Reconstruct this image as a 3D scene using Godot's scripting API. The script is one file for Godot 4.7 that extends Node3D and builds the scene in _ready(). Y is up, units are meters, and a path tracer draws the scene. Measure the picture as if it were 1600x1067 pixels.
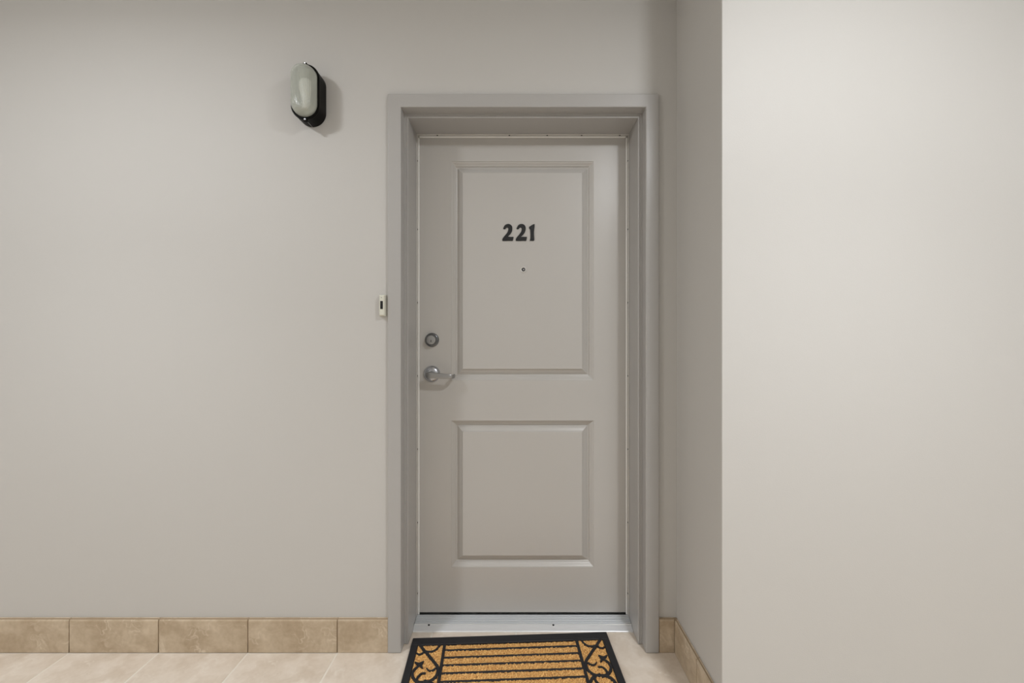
extends Node3D

# ---------------------------------------------------------------- dimensions
const EYE := 1.195            # camera height
const CAM_Z := 1.745          # camera distance from the back wall (z = 0)
const FOCAL := 711.0          # focal length in pixels of the 1600 x 1067 frame
const CEIL := 2.4945
const ROOM_L := -5.1
const ROOM_R := 4.4
const ROOM_F := 2.28          # wall behind the camera
const RET_X := 0.6137         # projecting wall on the right: its side face
const RET_Z := 0.386          # ... and its front face
const DOOR_Z := -0.195        # front face of the door leaf
const STOP_L := -0.4237
const STOP_R := 0.4763
const STOP_H := 2.0624
const TILE := 0.3405
const BEAM := 2.15
const SIDE := 0.62

var M := {}
var rng := RandomNumberGenerator.new()


func _ready() -> void:
	rng.seed = 221
	# ---- camera
	var cam := Camera3D.new()
	cam.name = "camera"
	add_child(cam)
	cam.position = Vector3(0, EYE, CAM_Z)
	cam.set_frustum(0.05 * 1067.0 / FOCAL, Vector2(0.05 * (800.0 - 807.0) / FOCAL, 0.05 * (530.0 - 533.5) / FOCAL), 0.05, 50.0)
	cam.current = true
	# ---- environment
	var env := Environment.new()
	env.background_mode = Environment.BG_COLOR
	env.background_color = Color(0, 0, 0)
	env.tonemap_mode = Environment.TONE_MAPPER_LINEAR
	env.tonemap_exposure = 1.0
	env.sdfgi_enabled = true
	env.ssao_enabled = true
	env.ssil_enabled = true
	var we := WorldEnvironment.new()
	we.name = "surroundings"
	we.environment = env
	add_child(we)
	make_materials()
	# ---- lights: the round recessed lights of the corridor ceiling
	var spots := [[-3.94, 0.85, "round white ceiling light farthest to the left along the corridor ceiling"], [-1.54, 0.86, "round white ceiling light left of the door, in front of the black wall lamp"],
		[0.925, 1.09, "round white ceiling light in front of the projecting right wall, nearest the door"], [3.40, 0.9, "round white ceiling light farthest to the right along the corridor ceiling"]]
	for s in spots:
		ceiling_light(Vector3(s[0], CEIL, 1.40 if s[0] > 0.0 else 1.13), s[1] * 0.680, Color(0.973, 0.985, 1.0), s[2])
	# ---- the shell
	build_shell()
	build_floor()
	build_baseboards()
	build_frame()
	build_threshold()
	build_door()
	# ---- things
	build_wall_lamp()
	build_doorbell()
	build_mat()


# ================================================================ helpers
func lin(c: Color) -> Color:
	return c.srgb_to_linear()


func mat(c: Color, rough: float, metal := 0.0) -> StandardMaterial3D:
	var m := StandardMaterial3D.new()
	m.albedo_color = c
	m.roughness = rough
	m.metallic = metal
	return m


func begin(flat := true) -> SurfaceTool:
	var st := SurfaceTool.new()
	st.begin(Mesh.PRIMITIVE_TRIANGLES)
	st.set_smooth_group(-1 if flat else 0)
	return st


# corners counter-clockwise as seen from outside
func tri(st: SurfaceTool, a: Vector3, b: Vector3, c: Vector3) -> void:
	st.add_vertex(a)
	st.add_vertex(c)
	st.add_vertex(b)


func quad(st: SurfaceTool, a: Vector3, b: Vector3, c: Vector3, d: Vector3) -> void:
	tri(st, a, b, c)
	tri(st, a, c, d)


func obj(called: String, st: SurfaceTool, m: Material, parent: Node = self) -> MeshInstance3D:
	st.generate_normals()
	var o := MeshInstance3D.new()
	o.name = called
	o.mesh = st.commit()
	o.material_override = m
	o.cast_shadow = GeometryInstance3D.SHADOW_CASTING_SETTING_ON
	parent.add_child(o, true)
	return o


func tag(o: Node, label: String, category := "", kind := "", group := "") -> Node:
	if label:
		o.set_meta("label", label)
	if category:
		o.set_meta("category", category)
	if kind:
		o.set_meta("kind", kind)
	if group:
		o.set_meta("group", group)
	return o


func thing(called: String, at: Vector3, label: String, category: String, kind := "") -> Node3D:
	var o := Node3D.new()
	o.name = called
	add_child(o, true)
	o.position = at
	tag(o, label, category, kind)
	return o


# box with chamfered edges
func box(st: SurfaceTool, lo: Vector3, hi: Vector3, b := 0.0) -> void:
	st.set_smooth_group(-1)
	if b <= 0.0:
		var p := []
		for i in 8:
			p.append(Vector3(hi.x if i & 1 else lo.x, hi.y if i & 2 else lo.y, hi.z if i & 4 else lo.z))
		quad(st, p[4], p[5], p[7], p[6])
		quad(st, p[1], p[0], p[2], p[3])
		quad(st, p[5], p[1], p[3], p[7])
		quad(st, p[0], p[4], p[6], p[2])
		quad(st, p[6], p[7], p[3], p[2])
		quad(st, p[0], p[1], p[5], p[4])
		return
	var c := (lo + hi) / 2.0
	var h := (hi - lo) / 2.0
	var pt := func(sx: int, sy: int, sz: int, ax: int) -> Vector3:
		var v := Vector3(sx * (h.x - b), sy * (h.y - b), sz * (h.z - b))
		v[ax] += [sx, sy, sz][ax] * b
		return c + v
	for ax in 3:
		var u := (ax + 1) % 3
		var w := (ax + 2) % 3
		for s in [-1, 1]:
			var q := []
			for k in [[-1, -1], [1, -1], [1, 1], [-1, 1]]:
				var sg := [0, 0, 0]
				sg[ax] = s
				sg[u] = k[0]
				sg[w] = k[1]
				q.append(pt.call(sg[0], sg[1], sg[2], ax))
			if s > 0:
				quad(st, q[0], q[1], q[2], q[3])
			else:
				quad(st, q[3], q[2], q[1], q[0])
		# chamfers along axis ax
		for k in [[1, 1], [-1, 1], [-1, -1], [1, -1]]:
			var s0 := [0, 0, 0]
			s0[ax] = -1
			s0[u] = k[0]
			s0[w] = k[1]
			var s1 := s0.duplicate()
			s1[ax] = 1
			var a: Vector3 = pt.call(s0[0], s0[1], s0[2], u)
			var d: Vector3 = pt.call(s0[0], s0[1], s0[2], w)
			var e: Vector3 = pt.call(s1[0], s1[1], s1[2], u)
			var f: Vector3 = pt.call(s1[0], s1[1], s1[2], w)
			if k[0] * k[1] > 0:
				quad(st, a, d, f, e)
			else:
				quad(st, d, a, e, f)
	for i in 8:
		var sx := 1 if i & 1 else -1
		var sy := 1 if i & 2 else -1
		var sz := 1 if i & 4 else -1
		var a: Vector3 = pt.call(sx, sy, sz, 0)
		var d: Vector3 = pt.call(sx, sy, sz, 1)
		var e: Vector3 = pt.call(sx, sy, sz, 2)
		if sx * sy * sz > 0:
			tri(st, a, d, e)
		else:
			tri(st, a, e, d)


# rings of equal length, each counter-clockwise seen from +z while going to +z
func loft(st: SurfaceTool, rings: Array, cap_start := true, cap_end := true, crease := 0.6) -> void:
	var n: int = rings[0].size()
	var group := 1
	for i in rings.size() - 1:
		var a: PackedVector3Array = rings[i]
		var b: PackedVector3Array = rings[i + 1]
		if i > 0:
			var p: PackedVector3Array = rings[i - 1]
			var d0 := (a[0] - p[0]).normalized()
			var d1 := (b[0] - a[0]).normalized()
			if d0.dot(d1) < cos(crease):
				group += 1
		st.set_smooth_group(group)
		for k in n:
			var l := (k + 1) % n
			quad(st, a[k], a[l], b[l], b[k])
	st.set_smooth_group(-1)
	if cap_start:
		var a: PackedVector3Array = rings[0]
		for k in range(1, n - 1):
			tri(st, a[0], a[k + 1], a[k])
	if cap_end:
		var a: PackedVector3Array = rings[-1]
		for k in range(1, n - 1):
			tri(st, a[0], a[k], a[k + 1])


# profile: [radius, z] pairs, turned about the z axis through `at`
func lathe(st: SurfaceTool, at: Vector3, profile: Array, n := 40) -> void:
	var rings := []
	for p in profile:
		var r := PackedVector3Array()
		for k in n:
			var t := TAU * k / n
			r.append(at + Vector3(cos(t) * p[0], sin(t) * p[0], p[1]))
		rings.append(r)
	loft(st, rings)


func stadium(half_w: float, half_s: float, z: float, n := 16) -> PackedVector3Array:
	var r := PackedVector3Array()
	for k in n + 1:
		var t := PI * k / n
		r.append(Vector3(cos(t) * half_w, half_s + sin(t) * half_w, z))
	for k in range(1, 12):
		r.append(Vector3(-half_w, half_s - 2.0 * half_s * k / 12.0, z))
	for k in n + 1:
		var t := PI + PI * k / n
		r.append(Vector3(cos(t) * half_w, -half_s + sin(t) * half_w, z))
	for k in range(1, 12):
		r.append(Vector3(half_w, -half_s + 2.0 * half_s * k / 12.0, z))
	return r


# flat outline in x, y raised from z0 to z1
func extrude(st: SurfaceTool, outline: PackedVector2Array, z0: float, z1: float, to: Callable) -> void:
	st.set_smooth_group(-1)
	var p := outline
	if Geometry2D.is_polygon_clockwise(p):
		p.reverse()
	var ids := Geometry2D.triangulate_polygon(p)
	for i in range(0, ids.size(), 3):
		var a := p[ids[i]]
		var b := p[ids[i + 1]]
		var c := p[ids[i + 2]]
		if (b - a).cross(c - a) < 0:
			var s := b
			b = c
			c = s
		tri(st, to.call(a, z1), to.call(b, z1), to.call(c, z1))
		tri(st, to.call(a, z0), to.call(c, z0), to.call(b, z0))
	for k in p.size():
		var a := p[k]
		var b := p[(k + 1) % p.size()]
		quad(st, to.call(a, z0), to.call(b, z0), to.call(b, z1), to.call(a, z1))


func rounded(p: Array, times := 2) -> PackedVector2Array:
	var q := PackedVector2Array(p)
	for t in times:
		var r := PackedVector2Array()
		for k in q.size():
			var a := q[k]
			var b := q[(k + 1) % q.size()]
			r.append(a.lerp(b, 0.25))
			r.append(a.lerp(b, 0.75))
		q = r
	return q


# ================================================================ materials
func noise(sd: int, freq: float, oct := 4, type := FastNoiseLite.TYPE_SIMPLEX_SMOOTH) -> FastNoiseLite:
	var f := FastNoiseLite.new()
	f.seed = sd
	f.noise_type = type
	f.frequency = freq
	f.fractal_octaves = oct
	return f


func noise_normal(sd: int, freq: float, strength: float, oct := 3) -> NoiseTexture2D:
	var t := NoiseTexture2D.new()
	t.width = 512
	t.height = 512
	t.seamless = true
	t.noise = noise(sd, freq, oct)
	t.as_normal_map = true
	t.bump_strength = strength
	return t


func relief(m: StandardMaterial3D, tex: Texture2D, size: float, amount: float) -> StandardMaterial3D:
	m.normal_enabled = true
	m.normal_texture = tex
	m.normal_scale = amount
	m.uv1_triplanar = true
	m.uv1_world_triplanar = true
	m.uv1_scale = Vector3.ONE / size
	return m


func marble(sd: int, low: Color, high: Color, vein: Color, vein_share: float) -> ImageTexture:
	var n := 512
	var im := Image.create(n, n, false, Image.FORMAT_RGB8)
	var a := noise(sd, 0.008, 5)
	var b := noise(sd + 1, 0.006, 4)
	var c := noise(sd + 2, 0.05, 3)
	var w := noise(sd + 3, 0.012, 3)
	for y in n:
		for x in n:
			var dx := w.get_noise_2d(x, y) * 40.0
			var dy := w.get_noise_2d(x + 900, y) * 40.0
			var t := clampf(0.5 + 0.75 * a.get_noise_2d(x + dx, y + dy) + 0.18 * c.get_noise_2d(x, y), 0, 1)
			var v := pow(1.0 - minf(1.0, absf(b.get_noise_2d(x + dx * 1.5, y + dy * 1.5)) * 7.0), 4.0)
			v *= clampf(0.2 + 1.6 * a.get_noise_2d(x + 3000, y), 0, 1)
			var col := low.lerp(high, t)
			im.set_pixel(x, y, col.lerp(vein, v * vein_share))
	im.generate_mipmaps()
	return ImageTexture.create_from_image(im)


func make_materials() -> void:
	var peel := noise_normal(5, 0.05, 3.0)
	var brush := noise_normal(9, 0.08, 2.0)
	M.wall = relief(mat(Color(0.793, 0.783, 0.765), 0.62), peel, 0.16, 0.10)
	M.ceiling = relief(mat(Color(0.86, 0.858, 0.85), 0.85), peel, 0.20, 0.25)
	M.door = relief(mat(Color(0.768, 0.755, 0.735), 0.34), brush, 0.12, 0.05)
	M.frame = relief(mat(Color(0.705, 0.696, 0.684), 0.36), brush, 0.12, 0.05)
	M.grout_floor = relief(mat(Color(0.90, 0.87, 0.82), 0.9), peel, 0.03, 0.5)
	M.grout_base = relief(mat(Color(0.62, 0.54, 0.44), 0.9), peel, 0.03, 0.5)
	M.floor_tile = mat(Color.WHITE, 0.42)
	M.floor_tile.albedo_texture = marble(31, Color(0.82, 0.76, 0.69), Color(0.90, 0.855, 0.80), Color(0.94, 0.915, 0.87), 0.5)
	M.base_tile = mat(Color.WHITE, 0.42)
	M.base_tile.albedo_texture = marble(77, Color(0.69, 0.61, 0.505), Color(0.83, 0.765, 0.67), Color(0.93, 0.885, 0.81), 0.7)
	M.alu = relief(mat(Color(0.95, 0.96, 0.97), 0.40, 0.78), brush, 0.05, 0.04)
	M.strip = mat(Color(0.84, 0.83, 0.81), 0.34, 0.35)
	M.seal = mat(Color(0.96, 0.955, 0.94), 0.30)
	M.chrome = mat(Color(0.74, 0.75, 0.77), 0.24, 1.0)
	M.dull = mat(Color(0.50, 0.51, 0.52), 0.24, 1.0)
	M.satin = mat(Color(0.66, 0.66, 0.66), 0.33, 1.0)
	M.dark = mat(Color(0.035, 0.033, 0.032), 0.5)
	M.screw = mat(Color(0.12, 0.115, 0.11), 0.5, 0.4)
	M.digit = mat(Color(0.075, 0.08, 0.085), 0.45)
	M.black_metal = mat(Color(0.040, 0.035, 0.030), 0.42)
	M.black_metal.metallic_specular = 0.22
	M.glass = mat(Color(0.86, 0.875, 0.835, 0.52), 0.20)
	M.glass.transparency = BaseMaterial3D.TRANSPARENCY_ALPHA
	M.lens = mat(Color(0.10, 0.11, 0.12), 0.08)
	M.reflector = mat(Color(0.62, 0.63, 0.56), 0.55)
	M.bulb = mat(Color(0.90, 0.90, 0.86), 0.30)
	M.cream = mat(Color(0.87, 0.865, 0.81), 0.40)
	M.rubber = relief(mat(Color(0.10, 0.10, 0.115), 0.62), peel, 0.03, 0.45)
	M.coir = mat(Color.WHITE, 0.95)
	M.coir.vertex_color_use_as_albedo = true
	M.lamp_face = mat(Color(0.95, 0.95, 0.93), 0.6)
	M.lamp_face.emission_enabled = true
	M.lamp_face.emission = Color(1.0, 0.96, 0.9)
	M.lamp_face.emission_energy_multiplier = 1.5
	M.white_metal = mat(Color(0.9, 0.9, 0.89), 0.45)


# ================================================================ the room
func ceiling_light(at: Vector3, energy: float, color: Color, label: String) -> void:
	var t := thing("ceiling_light", at, label, "ceiling light")
	t.rotation.x = PI / 2                     # local +z points down
	var st := begin()
	lathe(st, Vector3.ZERO, [[0.135, 0.0], [0.135, 0.004], [0.128, 0.010], [0.112, 0.010], [0.108, 0.004], [0.108, 0.0]], 48)
	obj("trim_ring", st, M.white_metal, t)
	st = begin()
	lathe(st, Vector3.ZERO, [[0.107, 0.0005], [0.107, 0.006], [0.100, 0.018], [0.080, 0.032], [0.050, 0.041], [0.015, 0.044]], 48)
	obj("diffuser", st, M.lamp_face, t)
	# the lamp's wide glow, its beam, and the little that goes sideways out of the dome
	var l := AreaLight3D.new()
	l.name = "glow"
	l.area_size = Vector2(0.19, 0.19)
	l.area_range = 12.0
	l.area_attenuation = 2.0
	l.light_energy = energy * 2.05
	l.position = Vector3(0, 0, 0.050)
	l.rotation.y = PI                         # shines along local +z, that is down
	var b := SpotLight3D.new()
	b.name = "beam"
	b.spot_angle = 55.0
	b.spot_angle_attenuation = 1.0
	b.spot_range = 12.0
	b.spot_attenuation = 2.0
	b.light_size = 0.09
	b.light_energy = energy * BEAM
	b.position = Vector3(0, 0, 0.052)
	b.rotation.y = PI
	var o := OmniLight3D.new()
	o.name = "side_glow"
	o.omni_range = 12.0
	o.omni_attenuation = 2.0
	o.light_size = 0.09
	o.light_energy = energy * SIDE
	o.position = Vector3(0, 0, 0.022)
	for k in [l, b, o]:
		k.light_color = color
		k.shadow_enabled = true
		t.add_child(k)


func structure(called: String, st: SurfaceTool, m: Material, label: String, category: String) -> MeshInstance3D:
	var o := obj(called, st, m)
	tag(o, label, category, "structure")
	return o


func build_shell() -> void:
	var st := begin()
	var ol := STOP_L - 0.030
	var o_r := STOP_R + 0.030
	var oh := STOP_H + 0.030
	var t := -0.30
	box(st, Vector3(ROOM_L, -0.02, t), Vector3(ol, CEIL, 0))
	box(st, Vector3(o_r, -0.02, t), Vector3(RET_X + 0.2, CEIL, 0))
	box(st, Vector3(ol, oh, t), Vector3(o_r, CEIL, 0))
	structure("wall_back", st, M.wall, "warm off-white painted wall that the grey door is set into", "wall")
	st = begin()
	box(st, Vector3(RET_X, -0.02, -0.001), Vector3(ROOM_R, CEIL, RET_Z), 0.0015)
	structure("wall_right", st, M.wall, "off-white painted wall on the right that steps forward beside the door", "wall")
	st = begin()
	box(st, Vector3(ROOM_L - 0.12, -0.02, t), Vector3(ROOM_L, CEIL, ROOM_F))
	structure("wall_left", st, M.wall, "off-white wall closing the left end of the corridor", "wall")
	st = begin()
	box(st, Vector3(ROOM_R, -0.02, 0), Vector3(ROOM_R + 0.12, CEIL, ROOM_F))
	structure("wall_end", st, M.wall, "off-white wall closing the right end of the corridor", "wall")
	st = begin()
	box(st, Vector3(ROOM_L - 0.12, -0.02, ROOM_F), Vector3(ROOM_R + 0.12, CEIL, ROOM_F + 0.12))
	structure("wall_front", st, M.wall, "off-white corridor wall facing the grey door", "wall")
	st = begin()
	box(st, Vector3(ROOM_L - 0.12, CEIL, t), Vector3(ROOM_R + 0.12, CEIL + 0.12, ROOM_F + 0.12))
	structure("ceiling", st, M.ceiling, "flat white ceiling above the door wall", "ceiling")


# one tile lying in x, z with its face up; four variants of the pattern
func tile_mesh(w: float, d: float, h: float, uv0: Vector2, m: Material) -> Mesh:
	var st := begin()
	var b := 0.0016
	var top := [Vector3(b, h, b), Vector3(b, h, d - b), Vector3(w - b, h, d - b), Vector3(w - b, h, b)]
	var mid := [Vector3(0, h - b, 0), Vector3(0, h - b, d), Vector3(w, h - b, d), Vector3(w, h - b, 0)]
	var low := [Vector3(0, 0, 0), Vector3(0, 0, d), Vector3(w, 0, d), Vector3(w, 0, 0)]
	var faces := [[top[0], top[1], top[2], top[3]]]
	for k in 4:
		var l := (k + 1) % 4
		faces.append([mid[k], mid[l], top[l], top[k]])
		faces.append([low[k], low[l], mid[l], mid[k]])
	for f in faces:
		for i in [0, 2, 1, 0, 3, 2]:
			var p: Vector3 = f[i]
			st.set_uv(uv0 + Vector2(p.x, p.z) / 0.62)
			st.add_vertex(p)
	st.generate_normals()
	var me := st.commit()
	me.surface_set_material(0, m)
	return me


func place_mesh(called: String, me: Mesh, at: Vector3, parent: Node) -> MeshInstance3D:
	var o := MeshInstance3D.new()
	o.name = called
	o.mesh = me
	parent.add_child(o, true)
	o.position = at
	return o


func build_floor() -> void:
	var st := begin()
	box(st, Vector3(ROOM_L - 0.12, -0.12, -0.30), Vector3(ROOM_R + 0.12, -0.0010, ROOM_F + 0.12))
	var f := structure("floor", st, M.grout_floor, "pale beige stone-look tiled floor of the corridor", "floor")
	var kinds := []
	for k in 5:
		kinds.append(tile_mesh(TILE - 0.005, TILE - 0.005, 0.008, Vector2(0.02 + 0.10 * k, 0.01 + 0.13 * ((k * 2) % 4)), M.floor_tile))
	var joint := 0.225                        # first joint that runs along the wall
	var first := tile_mesh(TILE - 0.005, joint - 0.0145, 0.008, Vector2(0.11, 0.27), M.floor_tile)
	var first_b := tile_mesh(TILE - 0.005, joint - 0.0145, 0.008, Vector2(0.41, 0.61), M.floor_tile)
	for i in range(-10, 19):
		var x := -1.7045 + TILE * i
		if x < ROOM_L or x + TILE > ROOM_R:
			continue
		if x < -0.7:
			place_mesh("floor_tile", first if i % 2 else first_b, Vector3(x + 0.0025, -0.008, 0.012), f)
		for r in 6:
			var z := joint + TILE * r
			if x > 0.6 and r == 0:
				continue
			place_mesh("floor_tile", kinds[(i * 2 + r * 3 + 20) % 5], Vector3(x + 0.0025, -0.008, z + 0.0025), f)
	# in front of the door the first row runs on into the recess, cut round the frame
	var l := STOP_L - 0.019
	var r_ := STOP_R + 0.019
	var g := 0.0025
	var za := -0.182
	var zb := joint - g
	var zw := 0.006
	var cuts := [
		[Vector2(-0.683 + g, zw), Vector2(-0.683 + g, zb), Vector2(-0.3425 - g, zb), Vector2(-0.3425 - g, za), Vector2(l, za), Vector2(l, zw)],
		[Vector2(-0.3425 + g, za), Vector2(-0.3425 + g, zb), Vector2(-0.002 - g, zb), Vector2(-0.002 - g, za)],
		[Vector2(-0.002 + g, za), Vector2(-0.002 + g, zb), Vector2(0.3385 - g, zb), Vector2(0.3385 - g, za)],
		[Vector2(0.3385 + g, za), Vector2(0.3385 + g, zb), Vector2(RET_X - 0.004, zb), Vector2(RET_X - 0.004, zw), Vector2(r_, zw), Vector2(r_, za)]]
	for c in cuts.size():
		place_mesh("floor_tile", cut_tile(PackedVector2Array(cuts[c]), 0.008, Vector2(-cuts[c][0].x / 0.62 + [0.05, 0.4, 0.2, 0.3][c], 0.30 + [0.0, 0.3, 0.1, 0.2][c])), Vector3(0, -0.008, 0), f)


# a tile of any outline, given in x, z
func cut_tile(p: PackedVector2Array, h: float, uv0: Vector2) -> Mesh:
	var st := begin()
	var put := func(v: Vector2, y: float) -> void:
		st.set_uv(uv0 + v / 0.62)
		st.add_vertex(Vector3(v.x, y, v.y))
	var inner: PackedVector2Array = Geometry2D.offset_polygon(p, -0.0016, Geometry2D.JOIN_MITER)[0]
	var ids := Geometry2D.triangulate_polygon(inner)
	for i in range(0, ids.size(), 3):
		var a := inner[ids[i]]
		var b := inner[ids[i + 1]]
		var c := inner[ids[i + 2]]
		for q in ([a, b, c] if (b - a).cross(c - a) > 0 else [a, c, b]):
			put.call(q, h)
	for k in p.size():
		var a := p[k]
		var b := p[(k + 1) % p.size()]
		var ia := nearest(inner, a)
		var ib := nearest(inner, b)
		for q in [[a, h - 0.0016], [ib, h], [b, h - 0.0016], [a, h - 0.0016], [ia, h], [ib, h], [a, 0.0], [b, h - 0.0016], [b, 0.0], [a, 0.0], [a, h - 0.0016], [b, h - 0.0016]]:
			put.call(q[0], q[1])
	st.generate_normals()
	var me := st.commit()
	me.surface_set_material(0, M.floor_tile)
	return me


func nearest(p: PackedVector2Array, v: Vector2) -> Vector2:
	var best := p[0]
	for q in p:
		if q.distance_to(v) < best.distance_to(v):
			best = q
	return best


# base tile: stands along x from 0 to w, face towards +z, rounded top edge
func base_tile(w: float, uv0: Vector2) -> Mesh:
	var st := begin()
	var t := 0.0115
	var h := 0.1295
	var r := 0.0108
	var prof := [Vector2(t, 0.001), Vector2(t, h - r)]
	for k in range(1, 7):
		var a := PI / 2 * k / 6.0
		prof.append(Vector2(t - r + cos(a) * r, h - r + sin(a) * r))
	prof.append(Vector2(0.001, h))
	var run := 0.0
	for k in prof.size() - 1:
		var p: Vector2 = prof[k]
		var q: Vector2 = prof[k + 1]
		st.set_smooth_group(0 if k > 0 and k < prof.size() - 2 else -1)
		var len := p.distance_to(q)
		var c := [Vector3(0, p.y, p.x), Vector3(w, p.y, p.x), Vector3(w, q.y, q.x), Vector3(0, q.y, q.x)]
		var uv := [Vector2(0, run), Vector2(w, run), Vector2(w, run + len), Vector2(0, run + len)]
		for i in [0, 2, 1, 0, 3, 2]:
			st.set_uv(uv0 + uv[i] / 0.62)
			st.add_vertex(c[i])
		run += len
	st.set_smooth_group(-1)
	for s in [0.0, w]:
		for k in range(1, prof.size() - 1):
			for i in ([0, k, k + 1] if s == 0.0 else [0, k + 1, k]):
				var p: Vector2 = prof[i]
				st.set_uv(uv0 + Vector2(p.x, p.y))
				st.add_vertex(Vector3(s, p.y, p.x))
	st.generate_normals()
	var me := st.commit()
	me.surface_set_material(0, M.base_tile)
	return me


func base_run(parent: Node, joints: Array, at: Callable, turn: float) -> void:
	for k in joints.size() - 1:
		var a: float = joints[k]
		var w: float = joints[k + 1] - a
		if w < 0.01:
			continue
		var o := place_mesh("base_tile", base_tile(w - 0.0045, Vector2(rng.randf() * 0.43, 0.05 + rng.randf() * 0.66)), at.call(a + 0.00225), parent)
		o.rotation.y = turn


func build_baseboards() -> void:
	var cl := STOP_L - 0.067
	var cr := STOP_R + 0.067
	var st := begin()
	box(st, Vector3(ROOM_L, 0, 0), Vector3(cl, 0.1285, 0.0085))
	box(st, Vector3(cr, 0, 0), Vector3(RET_X - 0.0086, 0.1285, 0.0085))
	var b := structure("baseboard_back", st, M.grout_base, "row of tan stone-look base tiles along the foot of the door wall", "baseboard")
	var js := []
	for i in range(-9, 4):
		js.append(-1.7045 + TILE * i)
	js.append(cl + 0.002)
	base_run(b, js, func(x): return Vector3(x, 0, 0), 0.0)
	base_run(b, [cr, RET_X - 0.010], func(x): return Vector3(x, 0, 0), 0.0)
	st = begin()
	box(st, Vector3(RET_X - 0.0085, 0, 0.0), Vector3(RET_X, 0.1285, RET_Z - 0.0001))
	box(st, Vector3(RET_X - 0.0085, 0, RET_Z), Vector3(ROOM_R, 0.1285, RET_Z + 0.0085))
	b = structure("baseboard_right", st, M.grout_base, "tan base tiles running round the foot of the projecting right wall", "baseboard")
	# along the side face: local x runs towards the camera
	base_run(b, [-(RET_Z + 0.010), -0.222, -0.012], func(x): return Vector3(RET_X, 0, -x), -PI / 2)
	for k in b.get_child_count():
		var o: Node3D = b.get_child(k)
		o.rotation.y = -PI / 2
		# with this turn local x points towards +z and the face towards -x
	b.get_child(0).position = Vector3(RET_X, 0, 0.222 + 0.00225)
	b.get_child(1).position = Vector3(RET_X, 0, 0.012 + 0.00225)
	js = []
	for i in 12:
		js.append(RET_X - 0.0115 + TILE * i)
	base_run(b, js, func(x): return Vector3(x, 0, RET_Z), 0.0)
	var far := [["baseboard_left", Vector3(ROOM_L, 0, ROOM_F), PI / 2, ROOM_F, "tan base tiles along the left end wall of the corridor"], ["baseboard_front", Vector3(ROOM_R, 0, ROOM_F), PI, ROOM_R - ROOM_L, "tan base tiles along the corridor wall facing the door"]]
	for f in far:
		st = begin()
		box(st, Vector3(0, 0, 0), Vector3(f[3], 0.1285, 0.0085))
		b = structure(f[0], st, M.grout_base, f[4], "baseboard")
		b.position = f[1]
		b.rotation.y = f[2]
		js = []
		for i in int(f[3] / TILE):
			js.append(TILE * i + 0.02)
		base_run(b, js, func(x): return Vector3(x, 0, 0), 0.0)


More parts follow.
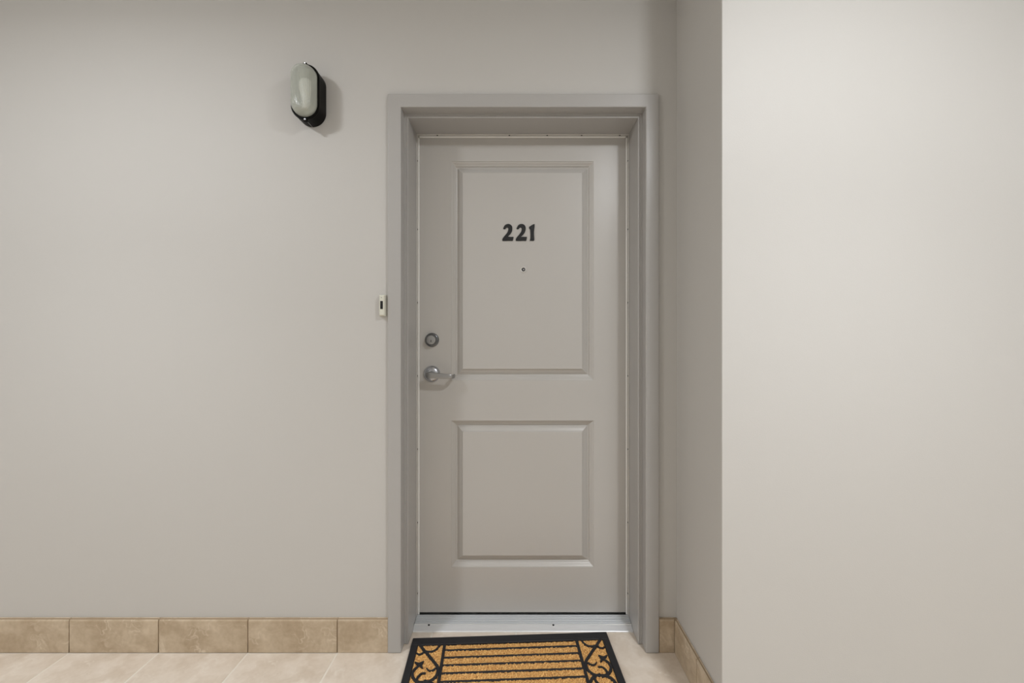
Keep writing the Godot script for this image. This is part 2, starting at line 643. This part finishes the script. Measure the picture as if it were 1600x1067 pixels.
# the painted door frame: one profile carried up the left, across the head and down the right
func build_frame() -> void:
	var t := thing("trim_1", Vector3(0.026, 0, 0), "grey-taupe painted frame round the apartment door", "door frame", "structure")
	var prof := [Vector2(0.0, -0.26), Vector2(0.0, -0.0391), Vector2(0.0008, -0.0380), Vector2(0.0022, -0.0376), Vector2(0.0062, -0.0376), Vector2(0.0068, -0.0388), Vector2(0.0080, -0.0388), Vector2(0.0088, -0.0376),
		Vector2(0.0165, -0.0376), Vector2(0.0165, 0.0098), Vector2(0.0174, 0.0120), Vector2(0.0197, 0.0130), Vector2(0.0640, 0.0130), Vector2(0.0662, 0.0121), Vector2(0.0670, 0.0100), Vector2(0.0670, 0.0)]
	var sides := [["jamb", 0], ["jamb", 1], ["head", 2]]
	for s in sides:
		var st := begin()
		for k in prof.size() - 1:
			var p: Vector2 = prof[k]
			var q: Vector2 = prof[k + 1]
			var at := func(v: Vector2, e: int) -> Vector3:
				match s[1]:
					0: return Vector3(STOP_L - v.x - 0.026, 0.0022 if e == 0 else STOP_H + v.x, v.y)
					1: return Vector3(STOP_R + v.x - 0.026, 0.0022 if e == 0 else STOP_H + v.x, v.y)
				return Vector3(STOP_L - v.x - 0.026 if e == 0 else STOP_R + v.x - 0.026, STOP_H + v.x, v.y)
			match s[1]:
				0: quad(st, at.call(q, 0), at.call(p, 0), at.call(p, 1), at.call(q, 1))
				1: quad(st, at.call(p, 1), at.call(q, 1), at.call(q, 0), at.call(p, 0))
				2: quad(st, at.call(p, 0), at.call(p, 1), at.call(q, 1), at.call(q, 0))
		# back closing face between the frame and the wall
		obj(s[0], st, M.frame, t)
	# weather strips: aluminium carrier, soft seal, screws
	var x0 := STOP_L - 0.026
	var x1 := STOP_R - 0.026
	var za := DOOR_Z + 0.001
	var zb := -0.176
	var strips := [[Vector3(x0, 0.025, za), Vector3(x0 + 0.0048, STOP_H, zb), 0], [Vector3(x1 - 0.0048, 0.025, za), Vector3(x1, STOP_H, zb), 1], [Vector3(x0 + 0.005, STOP_H - 0.0048, za), Vector3(x1 - 0.005, STOP_H, zb), 2]]
	for s in strips:
		var st := begin()
		box(st, s[0], s[1], 0.0008)
		var w := obj("weather_strip", st, M.strip, t)
		tag(w, "bright aluminium weather strip")
		st = begin()
		match s[2]:
			0: box(st, Vector3(x0 + 0.0048, 0.025, za), Vector3(x0 + 0.0112, STOP_H - 0.0112, za + 0.009), 0.0026)
			1: box(st, Vector3(x1 - 0.0112, 0.025, za), Vector3(x1 - 0.0048, STOP_H - 0.0112, za + 0.009), 0.0026)
			2: box(st, Vector3(x0 + 0.0112, STOP_H - 0.0112, za), Vector3(x1 - 0.0112, STOP_H - 0.0048, za + 0.009), 0.0026)
		obj("seal", st, M.seal, w)
		var spots := []
		if s[2] == 2:
			spots = [-0.335, -0.03, 0.13, 0.276, 0.437]
		else:
			spots = [0.12, 0.42, 0.73, 1.04, 1.35, 1.66, 1.95]
		for p in spots:
			st = begin()
			lathe(st, Vector3.ZERO, [[0.0036, 0.0], [0.0034, 0.0009], [0.002, 0.0013]], 12)
			var sc := obj("screw", st, M.screw, w)
			match s[2]:
				0:
					sc.position = Vector3(x0 + 0.0048, p, -0.1805)
					sc.rotation.y = PI / 2
				1:
					sc.position = Vector3(x1 - 0.0048, p, -0.1805)
					sc.rotation.y = -PI / 2
				2:
					sc.position = Vector3(p - 0.026, STOP_H - 0.0048, -0.1805)
					sc.rotation.x = PI / 2


func build_threshold() -> void:
	var t := thing("threshold", Vector3(0.0263, 0, -0.16), "ribbed aluminium threshold plate on the floor under the door", "threshold")
	var prof := [Vector2(-0.110, 0.0), Vector2(-0.110, 0.0035), Vector2(-0.1112, 0.0045), Vector2(-0.1345, 0.0160)]
	var n := 6
	for k in n:
		var z := -0.1345 - 0.0545 * k / n
		var h := 0.0160 + 0.008 * k / n
		prof.append_array([Vector2(z - 0.0006, h + 0.0024), Vector2(z - 0.0018, h + 0.0032), Vector2(z - 0.0048, h + 0.0030), Vector2(z - 0.0052, h - 0.0050), Vector2(z - 0.0088, h - 0.0046)])
	prof.append_array([Vector2(-0.1895, 0.0235), Vector2(-0.1925, 0.0235), Vector2(-0.1930, 0.010), Vector2(-0.240, 0.010), Vector2(-0.240, 0.0)])
	var st := begin()
	var xa := STOP_L + 0.001 - t.position.x
	var xb := STOP_R - 0.001 - t.position.x
	for k in prof.size() - 1:
		var p: Vector2 = prof[k]
		var q: Vector2 = prof[k + 1]
		quad(st, Vector3(xa, p.y, p.x + 0.16), Vector3(xb, p.y, p.x + 0.16), Vector3(xb, q.y, q.x + 0.16), Vector3(xa, q.y, q.x + 0.16))
	for s in 2:
		for k in range(1, prof.size() - 1):
			var a: Vector2 = prof[0]
			var p: Vector2 = prof[k]
			var q: Vector2 = prof[k + 1]
			var x: float = [xa, xb][s]
			tri(st, Vector3(x, a.y, a.x + 0.16), Vector3(x, p.y, p.x + 0.16), Vector3(x, q.y, q.x + 0.16))
	obj("plate", st, M.alu, t)
	for x in [-0.3615, 0.152]:
		st = begin()
		lathe(st, Vector3.ZERO, [[0.0042, 0.0], [0.0040, 0.0012], [0.002, 0.0016]], 14)
		var o := obj("screw", st, M.screw, t)
		o.position = Vector3(x - t.position.x, 0.0158, -0.1335 + 0.16)
		o.rotation.x = -PI / 2 + 0.45


# ================================================================ the door
# nested rectangles: inset, depth
func panel_rings(st: SurfaceTool, lo: Vector2, hi: Vector2, steps: Array) -> void:
	st.set_smooth_group(-1)
	for k in steps.size() - 1:
		var a: Array = steps[k]
		var b: Array = steps[k + 1]
		var p := [Vector3(lo.x + a[0], lo.y + a[0], a[1]), Vector3(hi.x - a[0], lo.y + a[0], a[1]), Vector3(hi.x - a[0], hi.y - a[0], a[1]), Vector3(lo.x + a[0], hi.y - a[0], a[1])]
		var q := [Vector3(lo.x + b[0], lo.y + b[0], b[1]), Vector3(hi.x - b[0], lo.y + b[0], b[1]), Vector3(hi.x - b[0], hi.y - b[0], b[1]), Vector3(lo.x + b[0], hi.y - b[0], b[1])]
		for i in 4:
			var j := (i + 1) % 4
			quad(st, p[i], p[j], q[j], q[i])
	var e: Array = steps[-1]
	quad(st, Vector3(lo.x + e[0], lo.y + e[0], e[1]), Vector3(hi.x - e[0], lo.y + e[0], e[1]), Vector3(hi.x - e[0], hi.y - e[0], e[1]), Vector3(lo.x + e[0], hi.y - e[0], e[1]))


func build_door() -> void:
	var t := thing("door_1", Vector3(0.0225, 0, DOOR_Z), "grey-taupe two-panel apartment door numbered 221", "door", "structure")
	var ox := t.position.x
	var xl := -0.420 - ox
	var xr := 0.4725 - ox
	var y0 := 0.0315
	var y1 := 2.0590
	var px0 := -0.2783 - ox
	var px1 := 0.3288 - ox
	var rows := [[0.2237, 0.8485], [1.0204, 1.9535]]
	var back := -0.045
	var st := begin()
	# stiles and rails
	box(st, Vector3(xl, y0, back), Vector3(px0, y1, 0))
	box(st, Vector3(px1, y0, back), Vector3(xr, y1, 0))
	box(st, Vector3(px0, y0, back), Vector3(px1, rows[0][0], 0))
	box(st, Vector3(px0, rows[0][1], back), Vector3(px1, rows[1][0], 0))
	box(st, Vector3(px0, rows[1][1], back), Vector3(px1, y1, 0))
	obj("stiles_and_rails", st, M.door, t)
	var steps := [[0.0, 0.0], [0.0010, -0.0030], [0.0030, -0.0036], [0.0070, -0.0068], [0.0110, -0.0112], [0.0145, -0.0140], [0.0160, -0.0146], [0.0170, -0.0184], [0.0200, -0.0212], [0.0225, -0.0222], [0.0245, -0.0216], [0.0290, -0.0172], [0.0350, -0.0124], [0.0430, -0.0078], [0.0452, -0.0070], [0.0478, -0.0016], [0.0495, -0.0008]]
	for r in rows:
		st = begin()
		panel_rings(st, Vector2(px0, r[0]), Vector2(px1, r[1]), steps)
		obj("panel", st, M.door, t)
	build_digits(t)
	# peephole
	var ph := Node3D.new()
	ph.name = "peephole"
	t.add_child(ph)
	ph.position = Vector3(0.0295 - ox, 1.4920, -0.0010)
	st = begin()
	lathe(st, Vector3.ZERO, [[0.0138, 0.0], [0.0138, 0.0014], [0.0122, 0.0030], [0.0098, 0.0034], [0.0084, 0.0028], [0.0074, 0.0008]], 32)
	obj("ring", st, M.strip, ph)
	st = begin()
	lathe(st, Vector3.ZERO, [[0.0076, 0.0009], [0.0070, 0.0016], [0.0045, 0.0026], [0.0014, 0.0031]], 24)
	obj("lens", st, M.lens, ph)
	st = begin()
	lathe(st, Vector3.ZERO, [[0.0036, 0.0026], [0.0034, 0.0034], [0.0012, 0.0038]], 20)
	obj("lens_centre", st, M.satin, ph)
	# deadbolt
	var db := Node3D.new()
	db.name = "deadbolt"
	t.add_child(db)
	db.position = Vector3(-0.3600 - ox, 1.1920, 0)
	st = begin()
	lathe(st, Vector3.ZERO, [[0.0300, 0.0], [0.0300, 0.0035], [0.0288, 0.0065], [0.0268, 0.0085], [0.0252, 0.0090], [0.0240, 0.0120], [0.0222, 0.0215], [0.0212, 0.0240], [0.0196, 0.0252], [0.0188, 0.0246]], 48)
	obj("collar", st, M.dull, db)
	st = begin()
	lathe(st, Vector3.ZERO, [[0.0189, 0.0240], [0.0186, 0.0250], [0.0150, 0.0258], [0.0080, 0.0262]], 40)
	obj("cylinder", st, M.satin, db)
	st = begin()
	extrude(st, PackedVector2Array([Vector2(-0.0008, 0.001), Vector2(-0.0008, -0.003), Vector2(-0.0019, -0.0055), Vector2(-0.0012, -0.0085), Vector2(0.0012, -0.0085), Vector2(0.0019, -0.0055), Vector2(0.0008, -0.003), Vector2(0.0008, 0.001)]), 0.0255, 0.0267, func(p: Vector2, z: float): return Vector3(p.x, p.y, z))
	obj("keyhole", st, M.dark, db)
	# lever handle
	var lh := Node3D.new()
	lh.name = "lever_handle"
	t.add_child(lh)
	lh.position = Vector3(-0.3605 - ox, 1.0475, 0)
	st = begin()
	lathe(st, Vector3.ZERO, [[0.0350, 0.0], [0.0350, 0.0040], [0.0342, 0.0062], [0.0310, 0.0105], [0.0262, 0.0142], [0.0200, 0.0165], [0.0125, 0.0172]], 56)
	obj("rosette", st, M.chrome, lh)
	st = begin()
	lathe(st, Vector3.ZERO, [[0.0118, 0.0165], [0.0108, 0.0220], [0.0100, 0.0380], [0.0104, 0.0500]], 28)
	obj("neck", st, M.satin, lh)
	st = begin()
	build_lever(st)
	obj("lever", st, M.satin, lh)


# a flat bar that leaves the neck, runs to the right and turns back towards the door
func build_lever(st: SurfaceTool) -> void:
	var path := [Vector3(-0.0125, -0.001, 0.0500), Vector3(-0.0090, -0.0012, 0.0540), Vector3(0.0, -0.0015, 0.0560), Vector3(0.020, -0.0025, 0.0575), Vector3(0.050, -0.0045, 0.0580), Vector3(0.080, -0.0065, 0.0575), Vector3(0.0895, -0.0070, 0.0560), Vector3(0.0955, -0.0072, 0.0510), Vector3(0.0975, -0.0073, 0.0440), Vector3(0.0975, -0.0073, 0.0180)]
	var half_h := [0.0100, 0.0120, 0.0132, 0.0128, 0.0112, 0.0095, 0.0088, 0.0087, 0.0086, 0.0082]
	var half_t := 0.0042
	var rings := []
	for i in path.size():
		var d: Vector3 = (path[mini(i + 1, path.size() - 1)] - path[maxi(i - 1, 0)]).normalized()
		var up := Vector3.UP
		var side := d.cross(up).normalized()
		var r := PackedVector3Array()
		var hh: float = half_h[i]
		for k in 16:
			var a := TAU * k / 16.0
			var cx := signf(cos(a)) * pow(absf(cos(a)), 0.45) * half_t
			var cy := signf(sin(a)) * pow(absf(sin(a)), 0.45) * hh
			r.append(path[i] + side * cx + up * cy)
		rings.append(r)
	loft(st, rings, true, true, 1.2)


func build_digits(t: Node3D) -> void:
	var two := [[258, 265], [262, 250], [268, 235], [285, 208], [315, 195], [345, 195], [372, 208], [388, 235], [390, 265], [385, 298], [370, 330], [345, 358], [322, 380], [312, 390], [312, 392], [328, 392], [345, 388], [372, 392], [408, 389], [409, 391], [405, 415], [397, 443], [395, 444], [360, 441], [300, 445], [249, 444], [246, 442], [245, 425], [255, 403], [275, 378], [300, 350], [325, 318], [337, 285], [338, 255], [325, 238], [305, 238], [292, 252], [284, 265], [281, 266], [268, 267]]
	var one := [[650, 242], [651, 236], [668, 228], [690, 210], [726, 195], [729, 197], [728, 230], [720, 270], [718, 330], [720, 390], [724, 428], [723, 432], [716, 443], [712, 444], [685, 438], [667, 444], [663, 441], [672, 400], [672, 330], [668, 275], [664, 262], [662, 261], [653, 263]]
	var outlines := [[two, 0.0], [two, 203.0], [one, 0.0]]
	var word := ["2", "2", "1"]
	for k in 3:
		var p := []
		for q in outlines[k][0]:
			var px: float = 760.0 + (q[0] + outlines[k][1]) * 100.0 / 970.0
			var py: float = 330.0 + q[1] * 110.0 / 1067.0
			p.append(Vector2((px - 807.0) / 367.2 - t.position.x, EYE + (530.0 - py) / 367.2))
		var st := begin()
		extrude(st, Geometry2D.offset_polygon(rounded(p, 2), 0.0010, Geometry2D.JOIN_ROUND)[0], -0.0012, 0.0026, func(v: Vector2, z: float): return Vector3(v.x, v.y, z))
		var o := obj("number_digit", st, M.digit, t)
		tag(o, "black stick-on digit " + word[k])


# ================================================================ things on the wall
func build_wall_lamp() -> void:
	var t := thing("wall_lamp", Vector3(-0.7805, 2.1085, 0), "unlit black oval wall lamp with ribbed frosted glass, high beside the door", "wall lamp")
	var hs := 0.050
	var st := begin()
	var rings := []
	for p in [[0.0500, 0.0], [0.0515, 0.0015], [0.0515, 0.0580], [0.0522, 0.0585], [0.0525, 0.0600], [0.0522, 0.0660], [0.0505, 0.0685], [0.0480, 0.0690], [0.0462, 0.0675]]:
		rings.append(stadium(p[0], hs, p[1], 24))
	loft(st, rings, true, false, 0.7)
	obj("housing", st, M.black_metal, t)
	# dished reflector, bulb and its holder
	st = begin()
	rings = []
	for p in [[0.0463, 0.066], [0.040, 0.040], [0.034, 0.024]]:
		rings.append(stadium(p[0], hs * (0.7 + 6.5 * (p[0] - 0.034)) , p[1], 20))
	loft(st, rings, false, true, 0.9)
	obj("reflector", st, M.reflector, t)
	st = begin()
	var prof := [[0.0125, -0.062], [0.0125, -0.030], [0.0150, -0.018], [0.0215, 0.004], [0.0245, 0.020], [0.0235, 0.033], [0.0180, 0.044], [0.0090, 0.049], [0.0015, 0.0502]]
	rings = []
	for p in prof:
		var r := PackedVector3Array()
		for k in 28:
			var a := TAU * k / 28.0
			r.append(Vector3(cos(a) * p[0], p[1], 0.060 - sin(a) * p[0]))
		rings.append(r)
	loft(st, rings, true, true, 0.8)
	obj("bulb", st, M.bulb, t)
	# glass: rings closing in from the edge, fluted lengthwise, prismatic at the round ends
	st = begin(false)
	var R := 0.0462
	var z0 := 0.0655
	var deep := 0.046
	var n := 40
	rings = []
	for i in n + 1:
		var e := float(i) / n
		var inset := R * (0.0 if i == 0 else (0.012 * i if i < 4 else 0.036 + (e - 3.0 / n) / (1.0 - 3.0 / n) * 0.955))
		var r := stadium(maxf(R - inset, 0.0004), hs - 0.002, 0.0, 24)
		var f := minf(inset / (R * 0.82), 1.0)
		var dome := pow(1.0 - pow(1.0 - f, 2.6), 0.5)
		for k in r.size():
			var v := r[k]
			var rib := 0.0
			if i > 3:
				rib = 0.0006 * cos(v.x * TAU / 0.0046)
				if v.y < -hs * 0.75:
					rib = 0.00045 * (cos((v.x + v.y) * TAU / 0.0034) + cos((v.x - v.y) * TAU / 0.0046))
			v.z = z0 + deep * dome + rib
			r[k] = v
		rings.append(r)
	loft(st, rings, false, true, 3.0)
	obj("glass", st, M.glass, t)
	# ears with screws at both ends of the rim
	for s in [-1, 1]:
		st = begin()
		box(st, Vector3(-0.0070, s * 0.1035 - 0.0065, 0.056), Vector3(0.0070, s * 0.1035 + 0.0035, 0.0685), 0.002)
		var ear := obj("ear", st, M.black_metal, t)
		st = begin()
		lathe(st, Vector3(0, s * 0.1025, 0.0684), [[0.0042, 0.0], [0.0042, 0.0012], [0.0030, 0.0022], [0.0012, 0.0018]], 18)
		var sc := obj("screw", st, M.chrome, ear)
		tag(sc, "bright metal screw")
	# a raised moulding line down the housing below the lower screw
	st = begin()
	box(st, Vector3(-0.0008, -0.1025, 0.004), Vector3(0.0008, -0.1010, 0.057), 0.0003)
	obj("seam", st, M.satin, t)


func build_doorbell() -> void:
	var t := thing("doorbell", Vector3(-0.51, 1.3237, 0), "small cream doorbell with a dark button, on the wall against the left door casing", "doorbell")
	var st := begin()
	var w := 0.01125
	var h := 0.0400
	var rings := []
	for p in [[0.0, 0.0], [0.0, 0.0150], [0.0012, 0.0162], [0.0016, 0.0200], [0.0030, 0.0226], [0.0044, 0.0234]]:
		var x: float = w - p[0]
		var y: float = h - p[0]
		rings.append(PackedVector3Array([Vector3(x, -y, p[1]), Vector3(x, y, p[1]), Vector3(-x, y, p[1]), Vector3(-x, -y, p[1])]))
	st.set_smooth_group(-1)
	for i in rings.size() - 1:
		for k in 4:
			var l := (k + 1) % 4
			quad(st, rings[i][k], rings[i][l], rings[i + 1][l], rings[i + 1][k])
	quad(st, rings[-1][0], rings[-1][1], rings[-1][2], rings[-1][3])
	obj("body", st, M.cream, t)
	st = begin()
	box(st, Vector3(-0.0054, -0.0145, 0.0225), Vector3(0.0043, 0.0160, 0.0248), 0.0008)
	obj("button", st, M.dark, t)
	st = begin()
	lathe(st, Vector3(-0.001, 0.0290, 0.0232), [[0.0014, 0.0], [0.0013, 0.0006], [0.0006, 0.0009]], 12)
	obj("indicator", st, M.screw, t)


# ================================================================ the mat
func smooth_path(p: Array, n := 5) -> PackedVector2Array:
	var r := PackedVector2Array()
	for i in p.size() - 1:
		var a: Vector2 = p[maxi(i - 1, 0)]
		var b: Vector2 = p[i]
		var c: Vector2 = p[i + 1]
		var d: Vector2 = p[mini(i + 2, p.size() - 1)]
		for k in n:
			r.append(b.cubic_interpolate(c, a, d, float(k) / n))
	r.append(p[-1])
	return r


func ribbon(st: SurfaceTool, p: PackedVector2Array, w0: float, w1: float, low: float, high: float) -> void:
	var rings := []
	for i in p.size():
		var d := (p[mini(i + 1, p.size() - 1)] - p[maxi(i - 1, 0)]).normalized()
		var s := Vector2(-d.y, d.x)
		var h := lerpf(w0, w1, float(i) / (p.size() - 1)) / 2.0
		var a := p[i] + s * h
		var b := p[i] - s * h
		var a2 := p[i] + s * h * 0.7
		var b2 := p[i] - s * h * 0.7
		rings.append(PackedVector3Array([Vector3(a.x, low, a.y), Vector3(a.x, high - 0.001, a.y), Vector3(a2.x, high, a2.y), Vector3(b2.x, high, b2.y), Vector3(b.x, high - 0.001, b.y), Vector3(b.x, low, b.y)]))
	loft(st, rings, true, true, 3.0)


func coir_patch(parent: Node, lo: Vector2, hi: Vector2, sd: int) -> void:
	var cell := 0.0018
	var nx := int(ceil((hi.x - lo.x) / cell))
	var ny := int(ceil((hi.y - lo.y) / cell))
	var hn := noise(sd, 1.0, 3)
	var cn := noise(sd + 7, 1.0, 2)
	var st := SurfaceTool.new()
	st.begin(Mesh.PRIMITIVE_TRIANGLES)
	st.set_smooth_group(0)
	for j in ny + 1:
		for i in nx + 1:
			var u := lerpf(lo.x, hi.x, float(i) / nx)
			var v := lerpf(lo.y, hi.y, float(j) / ny)
			var tw := hn.get_noise_2d(u * 62.0 + v * 90.0, v * 250.0 - u * 45.0)
			var fine := hn.get_noise_2d(u * 230.0 + 400.0, v * 560.0 + u * 160.0)
			var edge := minf(minf(u - lo.x, hi.x - u), minf(v - lo.y, hi.y - v))
			var h := 0.0095 + 0.0046 * tw + 0.0040 * fine
			h = lerpf(0.0055, h, clampf(edge / 0.0050, 0.0, 1.0))
			var g := 0.55 + 0.7 * cn.get_noise_2d(u * 110.0, v * 260.0) + 0.8 * cn.get_noise_2d(u * 420.0 + 50.0, v * 800.0)
			var c := Color(0.70, 0.46, 0.23).lerp(Color(0.99, 0.82, 0.53), clampf(g, 0.0, 1.0))
			var husk := cn.get_noise_2d(u * 240.0 + 900.0, v * 330.0 + 77.0)
			c = c.lerp(Color(0.40, 0.24, 0.13), smoothstep(0.30, 0.55, husk) * 0.8)
			st.set_color(lin(c))
			st.add_vertex(Vector3(u, h, v))
	for j in ny:
		for i in nx:
			var a := j * (nx + 1) + i
			var b := a + 1
			var c := a + nx + 1
			var d := c + 1
			for q in [a, b, c, b, d, c]:
				st.add_index(q)
	st.generate_normals()
	var o := MeshInstance3D.new()
	o.name = "coir_strip"
	o.mesh = st.commit()
	o.material_override = M.coir
	parent.add_child(o, true)


func build_mat() -> void:
	var t := thing("doormat", Vector3(-0.02315, 0, -0.0742), "black rubber and golden coir doormat with stripes and scrolls before the door", "doormat")
	t.rotation.y = deg_to_rad(2.857)
	var W := 0.3867
	var D := 0.468
	var iu := 0.3605
	var v0 := 0.0425
	var v1 := D - 0.0425
	var st := begin()
	box(st, Vector3(-W + 0.001, 0.0003, 0.001), Vector3(W - 0.001, 0.0055, D - 0.001))
	obj("backing", st, M.rubber, t)
	st = begin()
	box(st, Vector3(-W, 0, 0), Vector3(W, 0.0138, v0), 0.0016)
	box(st, Vector3(-W, 0, v1), Vector3(W, 0.0138, D), 0.0016)
	box(st, Vector3(-W, 0, v0 - 0.002), Vector3(-iu, 0.0137, v1 + 0.002), 0.0016)
	box(st, Vector3(iu, 0, v0 - 0.002), Vector3(W, 0.0137, v1 + 0.002), 0.0016)
	obj("border", st, M.rubber, t)
	var bar := 0.2575
	for s in [-1, 1]:
		st = begin()
		box(st, Vector3(s * bar - 0.0055, 0.004, v0 - 0.003), Vector3(s * bar + 0.0055, 0.0142, v1 + 0.003), 0.0014)
		obj("rubber_bar", st, M.rubber, t)
	var lines := []
	for k in 9:
		lines.append(0.074 + 0.040 * k)
	for v in lines:
		st = begin()
		var p := PackedVector2Array()
		for k in 41:
			p.append(Vector2(lerpf(-bar, bar, k / 40.0), v + 0.0006 * sin(k * 1.7 + v * 300.0)))
		ribbon(st, p, 0.0090, 0.0090, 0.004, 0.0122)
		obj("rubber_line", st, M.rubber, t)
	var edges := [v0]
	edges.append_array(lines)
	edges.append(v1)
	for k in edges.size() - 1:
		coir_patch(t, Vector2(-bar, edges[k]), Vector2(bar, edges[k + 1]), 100 + k)
	coir_patch(t, Vector2(-iu - 0.002, v0 - 0.002), Vector2(-bar, v1 + 0.002), 120)
	coir_patch(t, Vector2(bar, v0 - 0.002), Vector2(iu + 0.002, v1 + 0.002), 121)
	# scrolls: measured on one half, turned half a turn for the other, mirrored for the other side
	var curves := [
		[[[-0.357, 0.034], [-0.333, 0.071], [-0.312, 0.100], [-0.287, 0.136], [-0.2715, 0.160], [-0.2665, 0.184], [-0.270, 0.208], [-0.283, 0.226], [-0.298, 0.2335], [-0.309, 0.234]], 0.0105, 0.0105],
		[[[-0.2755, 0.043], [-0.283, 0.064], [-0.295, 0.0775], [-0.311, 0.0815], [-0.326, 0.078]], 0.0070, 0.0085],
		[[[-0.331, 0.078], [-0.338, 0.0905], [-0.348, 0.0935], [-0.358, 0.0875]], 0.0080, 0.0045],
		[[[-0.2755, 0.169], [-0.285, 0.179], [-0.298, 0.1805], [-0.309, 0.168]], 0.0080, 0.0040],
		[[[-0.332, 0.150], [-0.345, 0.162], [-0.3535, 0.178], [-0.3545, 0.197], [-0.3475, 0.214], [-0.335, 0.229], [-0.309, 0.2395]], 0.0085, 0.0105],
		[[[-0.308, 0.1925], [-0.3215, 0.193], [-0.331, 0.205], [-0.3345, 0.219], [-0.334, 0.229]], 0.0050, 0.0100]]
	var star := [[-0.358, 0.133], [-0.351, 0.136], [-0.341, 0.142], [-0.331, 0.136], [-0.323, 0.130], [-0.325, 0.139], [-0.329, 0.149], [-0.325, 0.160], [-0.321, 0.171], [-0.330, 0.163], [-0.337, 0.154], [-0.347, 0.150], [-0.352, 0.142]]
	for s in [-1, 1]:
		for turn in 2:
			st = begin()
			var put := func(q) -> Vector2:
				var v := Vector2(q[0], q[1])
				if turn:
					v = Vector2(-0.618 - v.x, D - v.y)
				return Vector2(v.x * -s, v.y)
			var top := 0.0144 + 0.0002 * turn
			for c in curves:
				top += 0.00007
				var p := []
				for q in c[0]:
					p.append(put.call(q))
				ribbon(st, smooth_path(p), c[1], c[2], 0.004, top)
			var o := []
			for q in star:
				o.append(put.call(q))
			extrude(st, Geometry2D.offset_polygon(rounded(o, 1), 0.0006)[0], 0.004, 0.0143, func(v: Vector2, z: float): return Vector3(v.x, z, v.y))
			obj("scroll", st, M.rubber, t)
